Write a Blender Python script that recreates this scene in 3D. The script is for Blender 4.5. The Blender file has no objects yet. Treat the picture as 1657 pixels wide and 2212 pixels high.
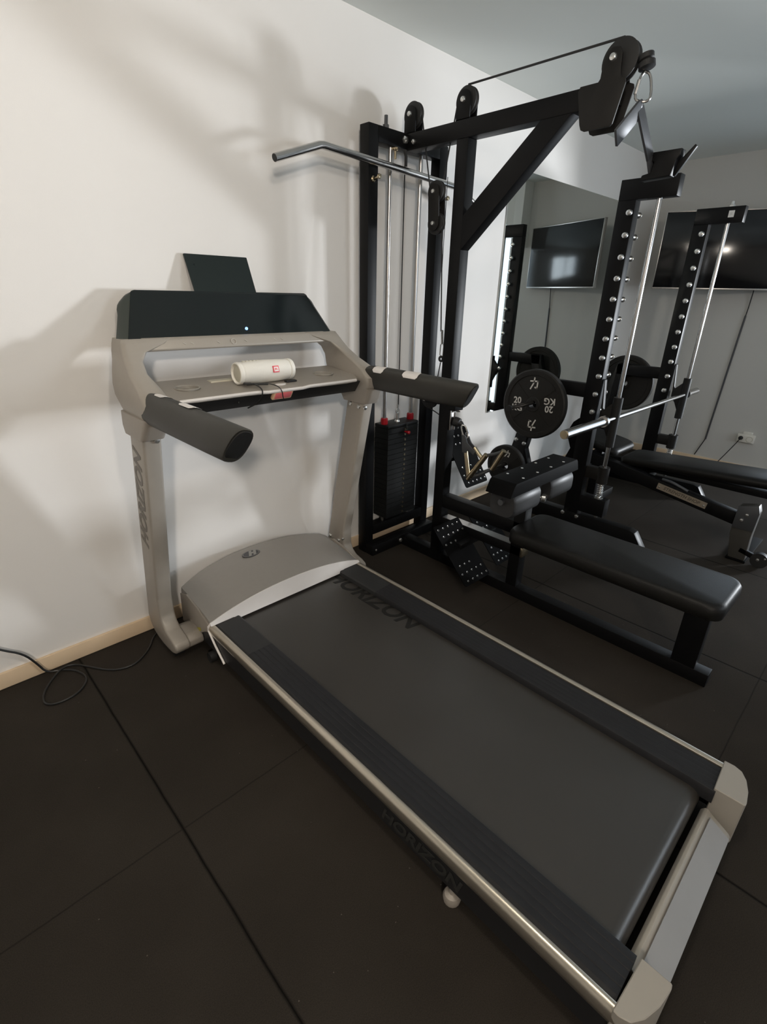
import bpy, bmesh, math, random
from mathutils import Vector, Matrix
random.seed(7)
S = bpy.context.scene
C = S.collection
PI = math.pi
V = Vector

# ------------------------------------------------------------------ materials
def mat(name, col, rough=.5, metal=0., spec=.5, var=.0, vscale=20., bump=0., bscale=200., coat=0., emit=None, estr=0.):
    m = bpy.data.materials.new(name); m.use_nodes = True
    nt = m.node_tree; b = nt.nodes['Principled BSDF']
    b.inputs['Roughness'].default_value = rough
    b.inputs['Metallic'].default_value = metal
    b.inputs['Specular IOR Level'].default_value = spec
    b.inputs['Coat Weight'].default_value = coat
    tc = nt.nodes.new('ShaderNodeTexCoord')
    n = nt.nodes.new('ShaderNodeTexNoise'); n.inputs['Scale'].default_value = vscale; n.inputs['Detail'].default_value = 3
    nt.links.new(tc.outputs['Object'], n.inputs['Vector'])
    mx = nt.nodes.new('ShaderNodeMix'); mx.data_type = 'RGBA'
    c = V(col)
    mx.inputs[6].default_value = (*(c * (1 - var)), 1); mx.inputs[7].default_value = (*(c * (1 + var)), 1)
    nt.links.new(n.outputs['Fac'], mx.inputs[0]); nt.links.new(mx.outputs[2], b.inputs['Base Color'])
    if bump:
        n2 = nt.nodes.new('ShaderNodeTexNoise'); n2.inputs['Scale'].default_value = bscale
        nt.links.new(tc.outputs['Object'], n2.inputs['Vector'])
        bp = nt.nodes.new('ShaderNodeBump'); bp.inputs['Strength'].default_value = bump; bp.inputs['Distance'].default_value = .002
        nt.links.new(n2.outputs['Fac'], bp.inputs['Height']); nt.links.new(bp.outputs['Normal'], b.inputs['Normal'])
    if emit:
        b.inputs['Emission Color'].default_value = (*emit, 1); b.inputs['Emission Strength'].default_value = estr
    return m

def srgb(r, g, b):
    f = lambda v: (v / 255 / 12.92) if v <= 10 else ((v / 255 + .055) / 1.055) ** 2.4
    return (f(r), f(g), f(b))

M = {}
M['wall'] = mat('wall_paint', (.80, .775, .745), .75, spec=.2, var=.015, vscale=3, bump=.06, bscale=350)
M['greywall'] = mat('grey_wall_paint', (.60, .59, .56), .75, spec=.2, var=.02, vscale=3, bump=.06, bscale=350)
M['ceil'] = mat('ceiling_paint', (.84, .865, .83), .85, spec=.1, var=.02, vscale=2)
M['pale'] = mat('pale_panel_paint', (.75, .74, .70), .6, var=.02)
M['wood'] = mat('baseboard_wood', (.74, .57, .39), .45, var=.10, vscale=9)
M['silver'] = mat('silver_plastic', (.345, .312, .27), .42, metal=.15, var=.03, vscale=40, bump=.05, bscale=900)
M['silver2'] = mat('silver_plastic_dark', (.33, .295, .255), .45, metal=.15, var=.03, vscale=40)  # slightly darker silver for collars, hood sides and feet
M['silverlt'] = mat('pale_silver_trim', (.84, .80, .77), .4, metal=.15, var=.02)
M['hood'] = mat('hood_grey', (.30, .28, .255), .45, metal=.1, var=.03, vscale=60, bump=.06, bscale=1200)
M['capgrey'] = mat('cap_grey', (.33, .305, .265), .5, metal=.05, var=.03)
M['trim'] = mat('trim_aluminium', (.55, .50, .42), .3, metal=.85, var=.05)
M['blackplastic'] = mat('black_plastic', (.016, .016, .017), .42, var=.1)
M['railblack'] = mat('foot_rail_rubber', (.015, .015, .0165), .5, spec=.3, var=.25, vscale=12, bump=.1, bscale=600)
M['railpad'] = mat('foot_rail_smooth', (.026, .026, .026), .55, spec=.35, var=.25, vscale=14)
M['belt'] = mat('running_belt', (.032, .0280, .0240), .33, spec=.5, var=.10, vscale=6, bump=.08, bscale=1500)
M['belt'].node_tree.nodes['Principled BSDF'].inputs['IOR'].default_value = 1.62
M['belttext'] = mat('belt_lettering', (.013, .0125, .0115), .5, spec=.25)
M['grip'] = mat('handle_rubber', (.030, .0285, .024), .5, var=.06, bump=.08, bscale=900)
M['gloss'] = mat('glossy_black_display', (.008, .012, .013), .18, spec=.45, var=.05)
M['screen'] = mat('tv_screen', (.006, .006, .007), .13, spec=.65, var=.05)
M['sidegreen'] = mat('display_side', (.04, .048, .042), .4, var=.05)
M['tablet'] = mat('tablet_black', (.012, .018, .017), .4, spec=.3, var=.05)
M['white'] = mat('white_plastic', (.80, .77, .70), .5, var=.02)
M['whitemesh'] = mat('white_speaker_cloth', (.78, .75, .68), .7, var=.04, vscale=300, bump=.3, bscale=900)
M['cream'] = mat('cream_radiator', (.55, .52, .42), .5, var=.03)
M['red'] = mat('red_plastic', (.33, .008, .014), .35, var=.03)
M['stopred'] = mat('stop_key_red', (.90, .20, .22), .4, var=.03)
M['stopedge'] = mat('stop_key_amber', (.95, .62, .38), .4)
M['badge'] = mat('badge_red', (.75, .06, .09), .45)
M['badgewhite'] = mat('badge_white', (.85, .83, .8), .45)
M['yellow'] = mat('warning_yellow', (.42, .37, .06), .5)
M['paint'] = mat('black_powder_coat', (.0050, .0050, .0054), .42, spec=.18, var=.15, vscale=30, bump=.12, bscale=500)
M['paint2'] = mat('black_powder_coat_brown', (.0095, .0085, .0075), .5, spec=.3, var=.15, vscale=30)
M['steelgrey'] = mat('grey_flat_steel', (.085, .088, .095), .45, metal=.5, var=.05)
M['bumpstrip'] = mat('bumper_strip', (.25, .245, .24), .5, metal=.1, var=.08, vscale=14)
M['dimpaint'] = mat('matt_black_plate', (.0035, .0035, .0037), .7, spec=.06)
M['legsheen'] = mat('leg_sheen_grey', (.055, .052, .046), .5, spec=.4)  # glossy black leg, its reflected light put into the grey colour
M['plates'] = mat('stack_plate', (.006, .0065, .0065), .5, spec=.3, var=.2, vscale=30)
M['chrome'] = mat('chrome', (.56, .545, .53), .20, metal=1.0, var=.02)
M['brushed'] = mat('brushed_steel', (.50, .48, .46), .28, metal=1.0, var=.05)
M['brass'] = mat('warm_chrome', (.62, .52, .36), .25, metal=1.0, var=.05)
M['bolt'] = mat('zinc_bolt', (.72, .72, .70), .25, metal=.9, var=.05)
M['pad'] = mat('black_vinyl', (.0085, .0080, .0072), .45, spec=.22, var=.1, bump=.25, bscale=260)
M['padgrey'] = mat('foam_roller_vinyl', (.028, .028, .029), .45, spec=.35, var=.1, bump=.2, bscale=260)
M['iron'] = mat('cast_iron_plate', (.0125, .0112, .0095), .6, spec=.3, var=.15, bump=.2, bscale=400)
M['plateink'] = mat('plate_lettering', (.60, .58, .54), .5)
M['cable'] = mat('black_cable', (.012, .012, .012), .4)
M['rubber'] = mat('black_rubber', (.012, .012, .012), .6)
M['ledblue'] = mat('blue_led', (.1, .2, .8), .4, emit=(.25, .45, 1), estr=2.2)
M['ink'] = mat('dark_grey_lettering', (.155, .138, .118), .5)
M['ghostink'] = mat('faint_lettering', (.028, .028, .026), .5)
M['icon'] = mat('pale_icon', (.50, .47, .43), .5)
M['emblem'] = mat('emblem_dark', (.07, .07, .075), .35, metal=.3)
M['emblemlt'] = mat('emblem_light', (.30, .29, .27), .35, metal=.3)
M['plateplate'] = mat('name_plate_steel', (.50, .43, .34), .35, metal=.6, var=.04)
M['plateword'] = mat('name_plate_word', (.12, .10, .075), .5)
M['winframe'] = mat('window_frame_white', (.7, .7, .68), .5)

# mirror
m = bpy.data.materials.new('mirror_glass'); m.use_nodes = True
b = m.node_tree.nodes['Principled BSDF']; b.inputs['Base Color'].default_value = (.80, .84, .82, 1)
b.inputs['Metallic'].default_value = 1; b.inputs['Roughness'].default_value = .012
M['mirror'] = m

# rubber floor tiles with seams and flecks
m = bpy.data.materials.new('rubber_gym_mats'); m.use_nodes = True
nt = m.node_tree; b = nt.nodes['Principled BSDF']; L = nt.links
tc = nt.nodes.new('ShaderNodeTexCoord'); sep = nt.nodes.new('ShaderNodeSeparateXYZ'); L.new(tc.outputs['Object'], sep.inputs[0])
def mth(op, a, bb=None, c=None):
    n = nt.nodes.new('ShaderNodeMath'); n.operation = op
    for i, v in enumerate((a, bb, c)):
        if v is None: continue
        if isinstance(v, (int, float)): n.inputs[i].default_value = v
        else: L.new(v, n.inputs[i])
    return n.outputs[0]
def seam(axis, off, w):
    t = mth('FRACT', mth('ADD', axis, off)); d = mth('MINIMUM', t, mth('SUBTRACT', 1., t))
    return mth('SUBTRACT', 1., mth('SMOOTH_MIN', mth('DIVIDE', d, w), 1., .2))
wob = nt.nodes.new('ShaderNodeTexNoise'); wob.inputs['Scale'].default_value = 6; L.new(tc.outputs['Object'], wob.inputs['Vector'])
wv = mth('MULTIPLY', mth('SUBTRACT', wob.outputs['Fac'], .5), .006)
sx = mth('ADD', sep.outputs[0], wv); sy = mth('ADD', sep.outputs[1], wv)
sm = mth('MAXIMUM', seam(sx, 10 - .281, .0065), mth('MULTIPLY', seam(sy, 10 + .017, .0035), .55))
n1 = nt.nodes.new('ShaderNodeTexNoise'); n1.inputs['Scale'].default_value = 420; n1.inputs['Detail'].default_value = 2; L.new(tc.outputs['Object'], n1.inputs['Vector'])
n2 = nt.nodes.new('ShaderNodeTexNoise'); n2.inputs['Scale'].default_value = 2.2; n2.inputs['Detail'].default_value = 4; L.new(tc.outputs['Object'], n2.inputs['Vector'])
v1 = nt.nodes.new('ShaderNodeTexVoronoi'); v1.inputs['Scale'].default_value = 34; v1.inputs['Randomness'].default_value = 1; L.new(tc.outputs['Object'], v1.inputs['Vector'])
fleck = mth('LESS_THAN', v1.outputs['Distance'], .055)
sepc = nt.nodes.new('ShaderNodeSeparateColor'); L.new(v1.outputs['Color'], sepc.inputs[0])
fleck = mth('MULTIPLY', fleck, mth('LESS_THAN', sepc.outputs[0], .13))
r = nt.nodes.new('ShaderNodeValToRGB'); e = r.color_ramp.elements
e[0].position = .3; e[0].color = (.021, .0175, .0143, 1); e[1].position = .72; e[1].color = (.043, .0365, .030, 1)
L.new(mth('ADD', mth('MULTIPLY', n1.outputs['Fac'], .55), mth('MULTIPLY', n2.outputs['Fac'], .45)), r.inputs[0])
mx = nt.nodes.new('ShaderNodeMix'); mx.data_type = 'RGBA'; L.new(fleck, mx.inputs[0]); L.new(r.outputs[0], mx.inputs[6]); mx.inputs[7].default_value = (.10, .095, .08, 1)
mx2 = nt.nodes.new('ShaderNodeMix'); mx2.data_type = 'RGBA'; L.new(sm, mx2.inputs[0]); L.new(mx.outputs[2], mx2.inputs[6]); mx2.inputs[7].default_value = (.003, .0028, .0025, 1)
L.new(mx2.outputs[2], b.inputs['Base Color']); b.inputs['Roughness'].default_value = .85; b.inputs['Specular IOR Level'].default_value = .05
bp = nt.nodes.new('ShaderNodeBump'); bp.inputs['Strength'].default_value = .35; bp.inputs['Distance'].default_value = .002
L.new(mth('SUBTRACT', n1.outputs['Fac'], mth('MULTIPLY', sm, 1.5)), bp.inputs['Height']); L.new(bp.outputs['Normal'], b.inputs['Normal'])
M['floor'] = m

# ------------------------------------------------------------------ mesh builder
class MB:
    def __init__(s): s.bm = bmesh.new(); s.mi = 0
    def _take(s, t, bev=0, seg=2):
        if bev > 0:
            bmesh.ops.bevel(t, geom=list(t.edges), offset=bev, segments=seg, profile=.5, affect='EDGES')
        vm = {}
        for v in t.verts: vm[v] = s.bm.verts.new(v.co)
        for f in t.faces:
            try:
                g = s.bm.faces.new([vm[v] for v in f.verts]); g.material_index = s.mi
            except ValueError: pass
        t.free(); return s
    def m(s, i): s.mi = i; return s
    def box(s, x0, x1, y0, y1, z0, z1, b=0., seg=2):
        t = bmesh.new(); bmesh.ops.create_cube(t, size=1)
        for v in t.verts: v.co = V(((x0 + x1) / 2 + v.co.x * (x1 - x0), (y0 + y1) / 2 + v.co.y * (y1 - y0), (z0 + z1) / 2 + v.co.z * (z1 - z0)))
        return s._take(t, b, seg)
    def obox(s, c, ax, ay, az, b=0., seg=2):      # centre and three half-axis vectors
        t = bmesh.new(); bmesh.ops.create_cube(t, size=2)
        c, ax, ay, az = V(c), V(ax), V(ay), V(az)
        for v in t.verts: v.co = c + ax * v.co.x + ay * v.co.y + az * v.co.z
        bmesh.ops.recalc_face_normals(t, faces=t.faces)
        return s._take(t, b, seg)
    def beam(s, p, q, w, h, up=(0, 0, 1), b=0.):
        p, q = V(p), V(q); d = (q - p); l = d.length; d.normalize(); sd = d.cross(V(up)).normalized(); u = sd.cross(d)
        return s.obox((p + q) / 2, d * l / 2, sd * w / 2, u * h / 2, b)
    def prism(s, pts, axis, a, c, b=0., seg=2):
        t = bmesh.new()
        mk = {'x': lambda p, k: V((k, p[0], p[1])), 'y': lambda p, k: V((p[0], k, p[1])), 'z': lambda p, k: V((p[0], p[1], k))}[axis]
        A = [t.verts.new(mk(p, a)) for p in pts]; B = [t.verts.new(mk(p, c)) for p in pts]; n = len(pts)
        t.faces.new(A); t.faces.new(B[::-1])
        for i in range(n): t.faces.new((A[i], B[i], B[(i + 1) % n], A[(i + 1) % n]))
        bmesh.ops.recalc_face_normals(t, faces=t.faces)
        return s._take(t, b, seg)
    def loft(s, secs, cap=True, closed=True):
        t = bmesh.new(); R = [[t.verts.new(V(p)) for p in sec] for sec in secs]; n = len(R[0])
        for i in range(len(R) - 1):
            for j in range(n if closed else n - 1):
                t.faces.new((R[i][j], R[i][(j + 1) % n], R[i + 1][(j + 1) % n], R[i + 1][j]))
        if cap and closed: t.faces.new(R[0][::-1]); t.faces.new(R[-1])
        bmesh.ops.recalc_face_normals(t, faces=t.faces)
        return s._take(t)
    def ring(s, c, d, r, n, ref=None):
        d = V(d).normalized(); u = V(ref) if ref else (V((0, 0, 1)) if abs(d.z) < .9 else V((1, 0, 0)))
        a = d.cross(u).normalized(); w = d.cross(a)
        return [V(c) + (a * math.cos(2 * PI * k / n) + w * math.sin(2 * PI * k / n)) * r for k in range(n)]
    def cyl(s, p, q, r, r2=None, n=24):
        p, q = V(p), V(q); d = q - p
        return s.loft([s.ring(p, d, r, n), s.ring(q, d, r if r2 is None else r2, n)])
    def lathe(s, o, d, prof, n=32, cap=True):
        o, d = V(o), V(d).normalized()
        return s.loft([s.ring(o + d * h, d, max(r, .0004), n) for r, h in prof], cap=cap)
    def tube(s, path, r, n=10, smooth=0):
        P = [V(p) for p in path]
        for _ in range(smooth):
            Q = [P[0]]
            for i in range(len(P) - 1): Q += [P[i] * .75 + P[i + 1] * .25, P[i] * .25 + P[i + 1] * .75]
            P = Q + [P[-1]]
        secs = []; prev = None
        for i, p in enumerate(P):
            d = (P[min(i + 1, len(P) - 1)] - P[max(i - 1, 0)]).normalized()
            if prev is None: a = d.cross(V((0, 0, 1)) if abs(d.z) < .9 else V((1, 0, 0))).normalized()
            else: a = (prev - d * prev.dot(d)).normalized()
            prev = a; w = d.cross(a)
            secs.append([p + (a * math.cos(2 * PI * k / n) + w * math.sin(2 * PI * k / n)) * r for k in range(n)])
        return s.loft(secs)
    def ball(s, c, r, sc=(1, 1, 1), u=16, v=10):
        t = bmesh.new(); bmesh.ops.create_uvsphere(t, u_segments=u, v_segments=v, radius=r)
        for q in t.verts: q.co = V(c) + V((q.co.x * sc[0], q.co.y * sc[1], q.co.z * sc[2]))
        return s._take(t)
    def dome(s, c, d, r, h, n=16):                # low rounded bolt head
        return s.lathe(c, d, [(r, 0), (r, h * .35), (r * .8, h * .8), (r * .35, h), (.0004, h)], n)
    def torus(s, c, d, R, r, n=32, k=8):
        t = bmesh.new(); pts = s.ring(c, d, R, n); d = V(d).normalized(); rows = []
        for p in pts:
            o = (p - V(c)).normalized(); rows.append([t.verts.new(p + (o * math.cos(2 * PI * j / k) + d * math.sin(2 * PI * j / k)) * r) for j in range(k)])
        for i in range(n):
            for j in range(k): t.faces.new((rows[i][j], rows[(i + 1) % n][j], rows[(i + 1) % n][(j + 1) % k], rows[i][(j + 1) % k]))
        bmesh.ops.recalc_face_normals(t, faces=t.faces); return s._take(t)
    def holed(s, outer, holes, xf, th):           # flat sheet with holes; xf maps (u,v,w) to a point
        t = bmesh.new(); ed = []; loops = []
        for lp in [outer] + holes:
            vs = [t.verts.new((p[0], p[1], 0)) for p in lp]
            ed += [t.edges.new((vs[i], vs[(i + 1) % len(vs)])) for i in range(len(vs))]; loops.append(vs)
        bmesh.ops.triangle_fill(t, use_beauty=True, edges=ed)
        top = list(t.faces); g = bmesh.ops.extrude_face_region(t, geom=top)
        for v in [q for q in g['geom'] if isinstance(q, bmesh.types.BMVert)]: v.co.z = th
        for v in t.verts: v.co = xf(v.co)
        bmesh.ops.recalc_face_normals(t, faces=t.faces); return s._take(t)
    def text(s, body, size, o, xd, yd, ext=.0006, shear=0., bold=0., align='CENTER'):
        cu = bpy.data.curves.new('t', 'FONT'); cu.body = body; cu.size = size; cu.align_x = align; cu.align_y = 'CENTER'
        cu.extrude = ext; cu.shear = shear; cu.offset = bold; cu.resolution_u = 3
        ob = bpy.data.objects.new('t', cu); C.objects.link(ob); bpy.context.view_layer.update()
        dg = bpy.context.evaluated_depsgraph_get(); me = bpy.data.meshes.new_from_object(ob.evaluated_get(dg))
        xd, yd = V(xd).normalized(), V(yd).normalized(); zd = xd.cross(yd)
        t = bmesh.new(); t.from_mesh(me)
        for v in t.verts: v.co = V(o) + xd * v.co.x + yd * v.co.y + zd * v.co.z
        bpy.data.objects.remove(ob); bpy.data.curves.remove(cu); bpy.data.meshes.remove(me)
        return s._take(t)
    def strokes(s, lines, o, xd, yd, w, th=.0012):  # flat pen strokes
        xd, yd = V(xd).normalized(), V(yd).normalized(); zd = xd.cross(yd)
        for ln in lines:
            for (a, c) in zip(ln, ln[1:]):
                p = V(o) + xd * a[0] + yd * a[1]; q = V(o) + xd * c[0] + yd * c[1]; d = (q - p).normalized()
                s.obox((p + q) / 2, d * ((q - p).length / 2 + w * .45), zd.cross(d) * w / 2, zd * th)
        return s

WL = {}
def finish(name, mb, mats, wc=None, angle=.6):
    bm = mb.bm; bmesh.ops.remove_doubles(bm, verts=bm.verts, dist=1e-5)
    lo = V((min(v.co[i] for v in bm.verts) for i in range(3))); hi = V((max(v.co[i] for v in bm.verts) for i in range(3)))
    c = (lo + hi) / 2 if wc is None else V(wc)
    for v in bm.verts: v.co -= c
    me = bpy.data.meshes.new(name); bm.to_mesh(me); bm.free()
    for mm in (mats if isinstance(mats, (list, tuple)) else [mats]): me.materials.append(M[mm])
    for p in me.polygons: p.use_smooth = True
    me.set_sharp_from_angle(angle=angle)
    o = bpy.data.objects.new(name, me); C.objects.link(o); return o, c
def part(name, mb, mats, parent, label=None, angle=.6):
    o, c = finish(name, mb, mats, angle=angle); o.parent = parent; o.location = c - WL[parent.name]; WL[o.name] = c
    if label: o['label'] = label
    return o
def bolts(name, lst, mats, parent, label=None):      # each bolt head a part of its own
    for (c, d, r, h, *n) in lst: part(name, MB().dome(c, d, r, h, *(n or [16])), mats, parent, label)
def tag(o, label, cat, group=None):
    o['label'] = label; o['category'] = cat
    if group: o['group'] = group
    return o
def thing(name, label, cat, loc, group=None):
    o = bpy.data.objects.new(name, None); o.empty_display_size = .1; C.objects.link(o); o.location = loc; WL[o.name] = V(loc)
    return tag(o, label, cat, group)
def solo(name, mb, mats, label, cat, group=None, angle=.6):
    o, c = finish(name, mb, mats, angle=angle); o.location = c; WL[o.name] = c
    return tag(o, label, cat, group)
def struct(name, mb, mats):
    o, c = finish(name, mb, mats, wc=(0, 0, 0)); o['kind'] = 'structure'; WL[o.name] = c; return o
def again(o, parent, off):                         # another copy of a part (with its own sub-parts)
    c = o.copy(); C.objects.link(c); c.parent = parent; c.location = o.location + V(off); WL[c.name] = WL[o.name] + V(off)
    for ch in o.children: again(ch, c, (0, 0, 0))
    return c
def arc(cx, cy, r, a0, a1, n): return [(cx + r * math.cos(a0 + (a1 - a0) * i / n), cy + r * math.sin(a0 + (a1 - a0) * i / n)) for i in range(n + 1)]
def rrect(x0, x1, y0, y1, r, n=4):
    return arc(x1 - r, y0 + r, r, -PI / 2, 0, n) + arc(x1 - r, y1 - r, r, 0, PI / 2, n) + arc(x0 + r, y1 - r, r, PI / 2, PI, n) + arc(x0 + r, y0 + r, r, PI, 1.5 * PI, n)
LI = [[(-.42, .22), (.34, .22), (.27, -.42), (.08, -.36)], [(-.02, .52), (-.06, .1), (-.40, -.5)]]   # the power character on the plates

# ------------------------------------------------------------------ room
XF, YB, XL, H = 5.42, -4.9, -2.6, 2.525
struct('floor', MB().box(XL - .1, XF + .1, YB - .1, .1, -.05, 0), 'floor')
struct('ceiling', MB().box(XL - .1, XF + .1, YB - .1, .1, H, H + .08), 'ceil')
struct('wall_back', MB().box(XL - .1, XF + .1, 0, .12, 0, H), 'wall')
struct('wall_left', MB().box(XL - .12, XL, YB, 0, 0, H), 'wall')
DY0, DY1, DZ = -3.45, -1.46, 2.10                   # tall glazed door opening in the grey end wall
mb = MB().box(XF, XF + .12, DY1, .1, 0, H).box(XF, XF + .12, YB - .1, DY0, 0, H).box(XF, XF + .12, DY0, DY1, DZ, H)
struct('wall_right', mb, 'greywall')
WX0, WX1, WZ0, WZ1 = 2.6, 4.4, .95, 2.1             # window in the front wall (behind the camera)
mb = MB().box(XL - .1, WX0, YB - .12, YB, 0, H).box(WX1, XF + .1, YB - .12, YB, 0, H).box(WX0, WX1, YB - .12, YB, 0, WZ0).box(WX0, WX1, YB - .12, YB, WZ1, H)
struct('wall_front', mb, 'wall')
def glassmat():
    m = bpy.data.materials.new('window_pane'); m.use_nodes = True; nt = m.node_tree; nt.nodes.clear()
    o = nt.nodes.new('ShaderNodeOutputMaterial'); mi = nt.nodes.new('ShaderNodeMixShader'); t = nt.nodes.new('ShaderNodeBsdfTransparent'); g = nt.nodes.new('ShaderNodeBsdfGlossy')
    g.inputs['Roughness'].default_value = .02; mi.inputs[0].default_value = .06
    nt.links.new(t.outputs[0], mi.inputs[1]); nt.links.new(g.outputs[0], mi.inputs[2]); nt.links.new(mi.outputs[0], o.inputs[0]); return m
M['pane'] = glassmat()
# glazed door
mb = MB()
for y0, y1 in ((DY0, DY0 + .07), (DY1 - .07, DY1), (-2.57, -2.50)): mb.box(XF + .03, XF + .09, y0, y1, 0, DZ)
mb.box(XF + .03, XF + .09, DY0 + .07, DY1 - .07, DZ - .07, DZ).box(XF + .03, XF + .09, DY0 + .07, DY1 - .07, 0, .08)
d = struct('door_1', mb, 'winframe')
part('door_glass', MB().box(XF + .055, XF + .061, DY0 + .07, DY1 - .07, .08, DZ - .07), 'pane', d)
mb = MB()
for x0, x1 in ((WX0, WX0 + .06), (WX1 - .06, WX1), (3.47, 3.53)): mb.box(x0, x1, YB - .09, YB - .03, WZ0, WZ1)
mb.box(WX0 + .06, WX1 - .06, YB - .09, YB - .03, WZ1 - .06, WZ1).box(WX0 + .06, WX1 - .06, YB - .09, YB - .03, WZ0, WZ0 + .06)
d = struct('window_1', mb, 'winframe')
part('window_glass', MB().box(WX0 + .06, WX1 - .06, YB - .064, YB - .058, WZ0 + .06, WZ1 - .06), 'pane', d)
# narrow pier and the boxed blind above the glazed door (seen in the mirror)
struct('trim_1', MB().box(XF - .16, XF, -1.40, -1.30, 1.92, H), 'pale')
mb = MB().box(XF - .12, XF, -2.6, -1.402, 2.10, H, .004).box(XF - .122, XF - .118, -2.52, -1.46, 2.25, 2.256)
struct('trim_2', mb, 'pale')
struct('baseboard_back', MB().box(XL, 5.405, -.013, 0, 0, .067, .002), 'wood')
struct('baseboard_right', MB().box(XF - .013, XF, DY1, -.013, 0, .067, .002), 'wood')

# wall mirror
mb = MB().box(3.075, 4.70, -.007, -.001, .652, 2.153)
solo('wall_mirror', mb, 'mirror', 'large frameless wall mirror hung behind the weight plates', 'mirror')

# ------------------------------------------------------------------ treadmill
XC = 1.095
T = thing('treadmill', 'grey and black folding treadmill against the white wall, white speaker on its console tray', 'treadmill', (XC, -1.1, 0))
# deck
mb = MB()
for s in (-1, 1):
    x = lambda d: XC + s * d
    pr = [(x(.400), .128), (x(.402), .050), (x(.385), .034), (x(.355), .034), (x(.355), .128)]
    mb.prism(pr, 'y', -2.055, -.13)
mb.box(XC - .355, XC + .355, -2.0, -.40, .085, .128)
part('deck_frame', mb, 'blackplastic', T)
for s, lab in ((-1, None), (1, None)):
    x = lambda d: XC + s * d
    # ribbed foot rail
    top = []; d0, d1, nr = .277, .376, 5
    for i in range(nr):
        a = d0 + (d1 - d0) * i / nr; w = (d1 - d0) / nr
        top += [(x(a), .1688), (x(a + w * .10), .1698), (x(a + w * .88), .1704), (x(a + w * .98), .1688)]
    mb = MB().prism([(x(.272), .148)] + [(x(.274), .163)] + top + [(x(.382), .165), (x(.384), .128), (x(.272), .128)], 'y', -2.052, -.66)
    mb.m(1).prism([(x(.272), .148), (x(.274), .165), (x(.280), .1695), (x(.376), .1705), (x(.382), .165), (x(.384), .128), (x(.272), .128)], 'y', -.66, -.372)
    rail = part('foot_rail', mb, ['railblack', 'railpad'], T)
    # aluminium edge strip
    if s < 0: pr = [(x(.384), .169), (x(.388), .172), (x(.394), .1715), (x(.402), .167), (x(.4065), .158), (x(.4075), .145), (x(.4055), .130), (x(.400), .126), (x(.384), .126)]
    else: pr = [(x(.384), .169), (x(.392), .1735), (x(.399), .173), (x(.4045), .166), (x(.4055), .150), (x(.403), .128), (x(.384), .126)]
    part('edge_strip', MB().prism(pr, 'y', -2.065, -.385), 'trim', rail, 'aluminium edge strip', angle=.9)
# belt running round the rear roller
pts = [(-.36, .146)] + [(-1.0, .146), (-1.6, .146), (-1.99, .146)]
for i in range(1, 9): a = PI / 2 - PI * i / 8; pts.append((-1.99 - .034 * math.cos(a), .112 + .034 * math.sin(a)))
pts += [(-1.2, .078), (-.36, .078)]
inn = [(-.36, .143), (-1.99, .143)] + [(-1.99 - .031 * math.cos(PI / 2 - PI * i / 8), .112 + .031 * math.sin(PI / 2 - PI * i / 8)) for i in range(1, 9)] + [(-.36, .081)]
t = MB(); A = [[(xx, p[0], p[1]) for p in pts] for xx in (XC - .277, XC + .277)]
t.loft(A, closed=False)
belt = part('running_belt', t, 'belt', T)
part('lettering', MB().text('HORIZON', .122, (1.340, -.655, .1466), (0, -1, 0), (1, 0, 0), .0004, .25, .003), 'belttext', belt, 'dark belt lettering')
# rear roller bumper and end caps
mb = MB().prism([(-2.036, .030), (-2.036, .100), (-2.044, .112), (-2.052, .114), (-2.058, .108)] + [(-2.112, .074), (-2.118, .066), (-2.110, .030)], 'x', XC - .275, XC + .262, .002)
mb.m(1).obox((XC - .005, -2.0905, .0935), (.245, 0, 0), V((0, -.027, -.0168)), V((0, -.0004, .0007)))
part('rear_bumper', mb, ['capgrey', 'bumpstrip'], T)
for s in (-1, 1):
    x = lambda d: XC + s * d
    q = -2.060 if s < 0 else -2.046
    top = [(x(.279), q), (x(.4065), q + .006), (x(.4075), -2.066), (x(.400), -2.086), (x(.375), -2.103), (x(.335), -2.116), (x(.290), -2.122), (x(.279), -2.120)]
    if s < 0: top = top[::-1]
    mb = MB().prism(top, 'z', .024, .1785, .002, 1)
    part('rear_end_cap', mb, 'capgrey', T, angle=.35)
for s in (-1, 1): part('levelling_foot', MB().lathe((XC + s * .392, -1.665, 0), (0, 0, 1), [(.022, 0), (.024, .014), (.020, .024), (.009, .028), (.008, .05)], 16), 'silver2', T)
part('lettering', MB().text('HORIZON', .060, (XC - .4028, -1.55, .085), (0, -1, 0), (0, 0, 1), .0006, .25, .002), 'ghostink', T, 'faint side lettering')
# motor hood
def hz(x, f): # f 0 back .. 1 front
    k = min(1, abs(x - XC) / .405); zb = .283 - .050 * k ** 2; zf = .243 - .058 * k ** 2.2
    t = f; z = zb * (1 - t) + zf * t + .012 * math.sin(PI * t) * (1 - .6 * k)
    if k > .95 and x > XC: z -= (k - .95) * .3
    return z
secs = []
nx = 24
for i in range(nx + 1):
    x = XC - .400 + .800 * i / nx; k = abs(x - XC) / .4
    yb = -.085 - .055 * k ** 3; yf = -.398
    secs.append([(x, yb + .012, .06)] + [(x, yb + .006, hz(x, 0) - .02)] + [(x, yb + (yf - yb) * j / 8, hz(x, j / 8)) for j in range(9)] + [(x, yf, .172), (x, yf + .03, .165), (x, yf + .03, .06)])
hood = part('motor_hood', MB().loft(secs), 'hood', T, 'brown-grey domed motor hood', angle=.5)
secs = []
for i in range(nx + 1):
    x = XC - .402 + .804 * i / nx
    zt = max(hz(x, 1) - .002, .181); zb = .1715 if abs(x - XC) > .30 else .156
    secs.append([(x, -.396, zt), (x, -.4005, zt - .001), (x, -.4075, zb), (x, -.398, zb)])
part('front_strip', MB().loft(secs), 'silverlt', hood, 'white strip along hood front')
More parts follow.
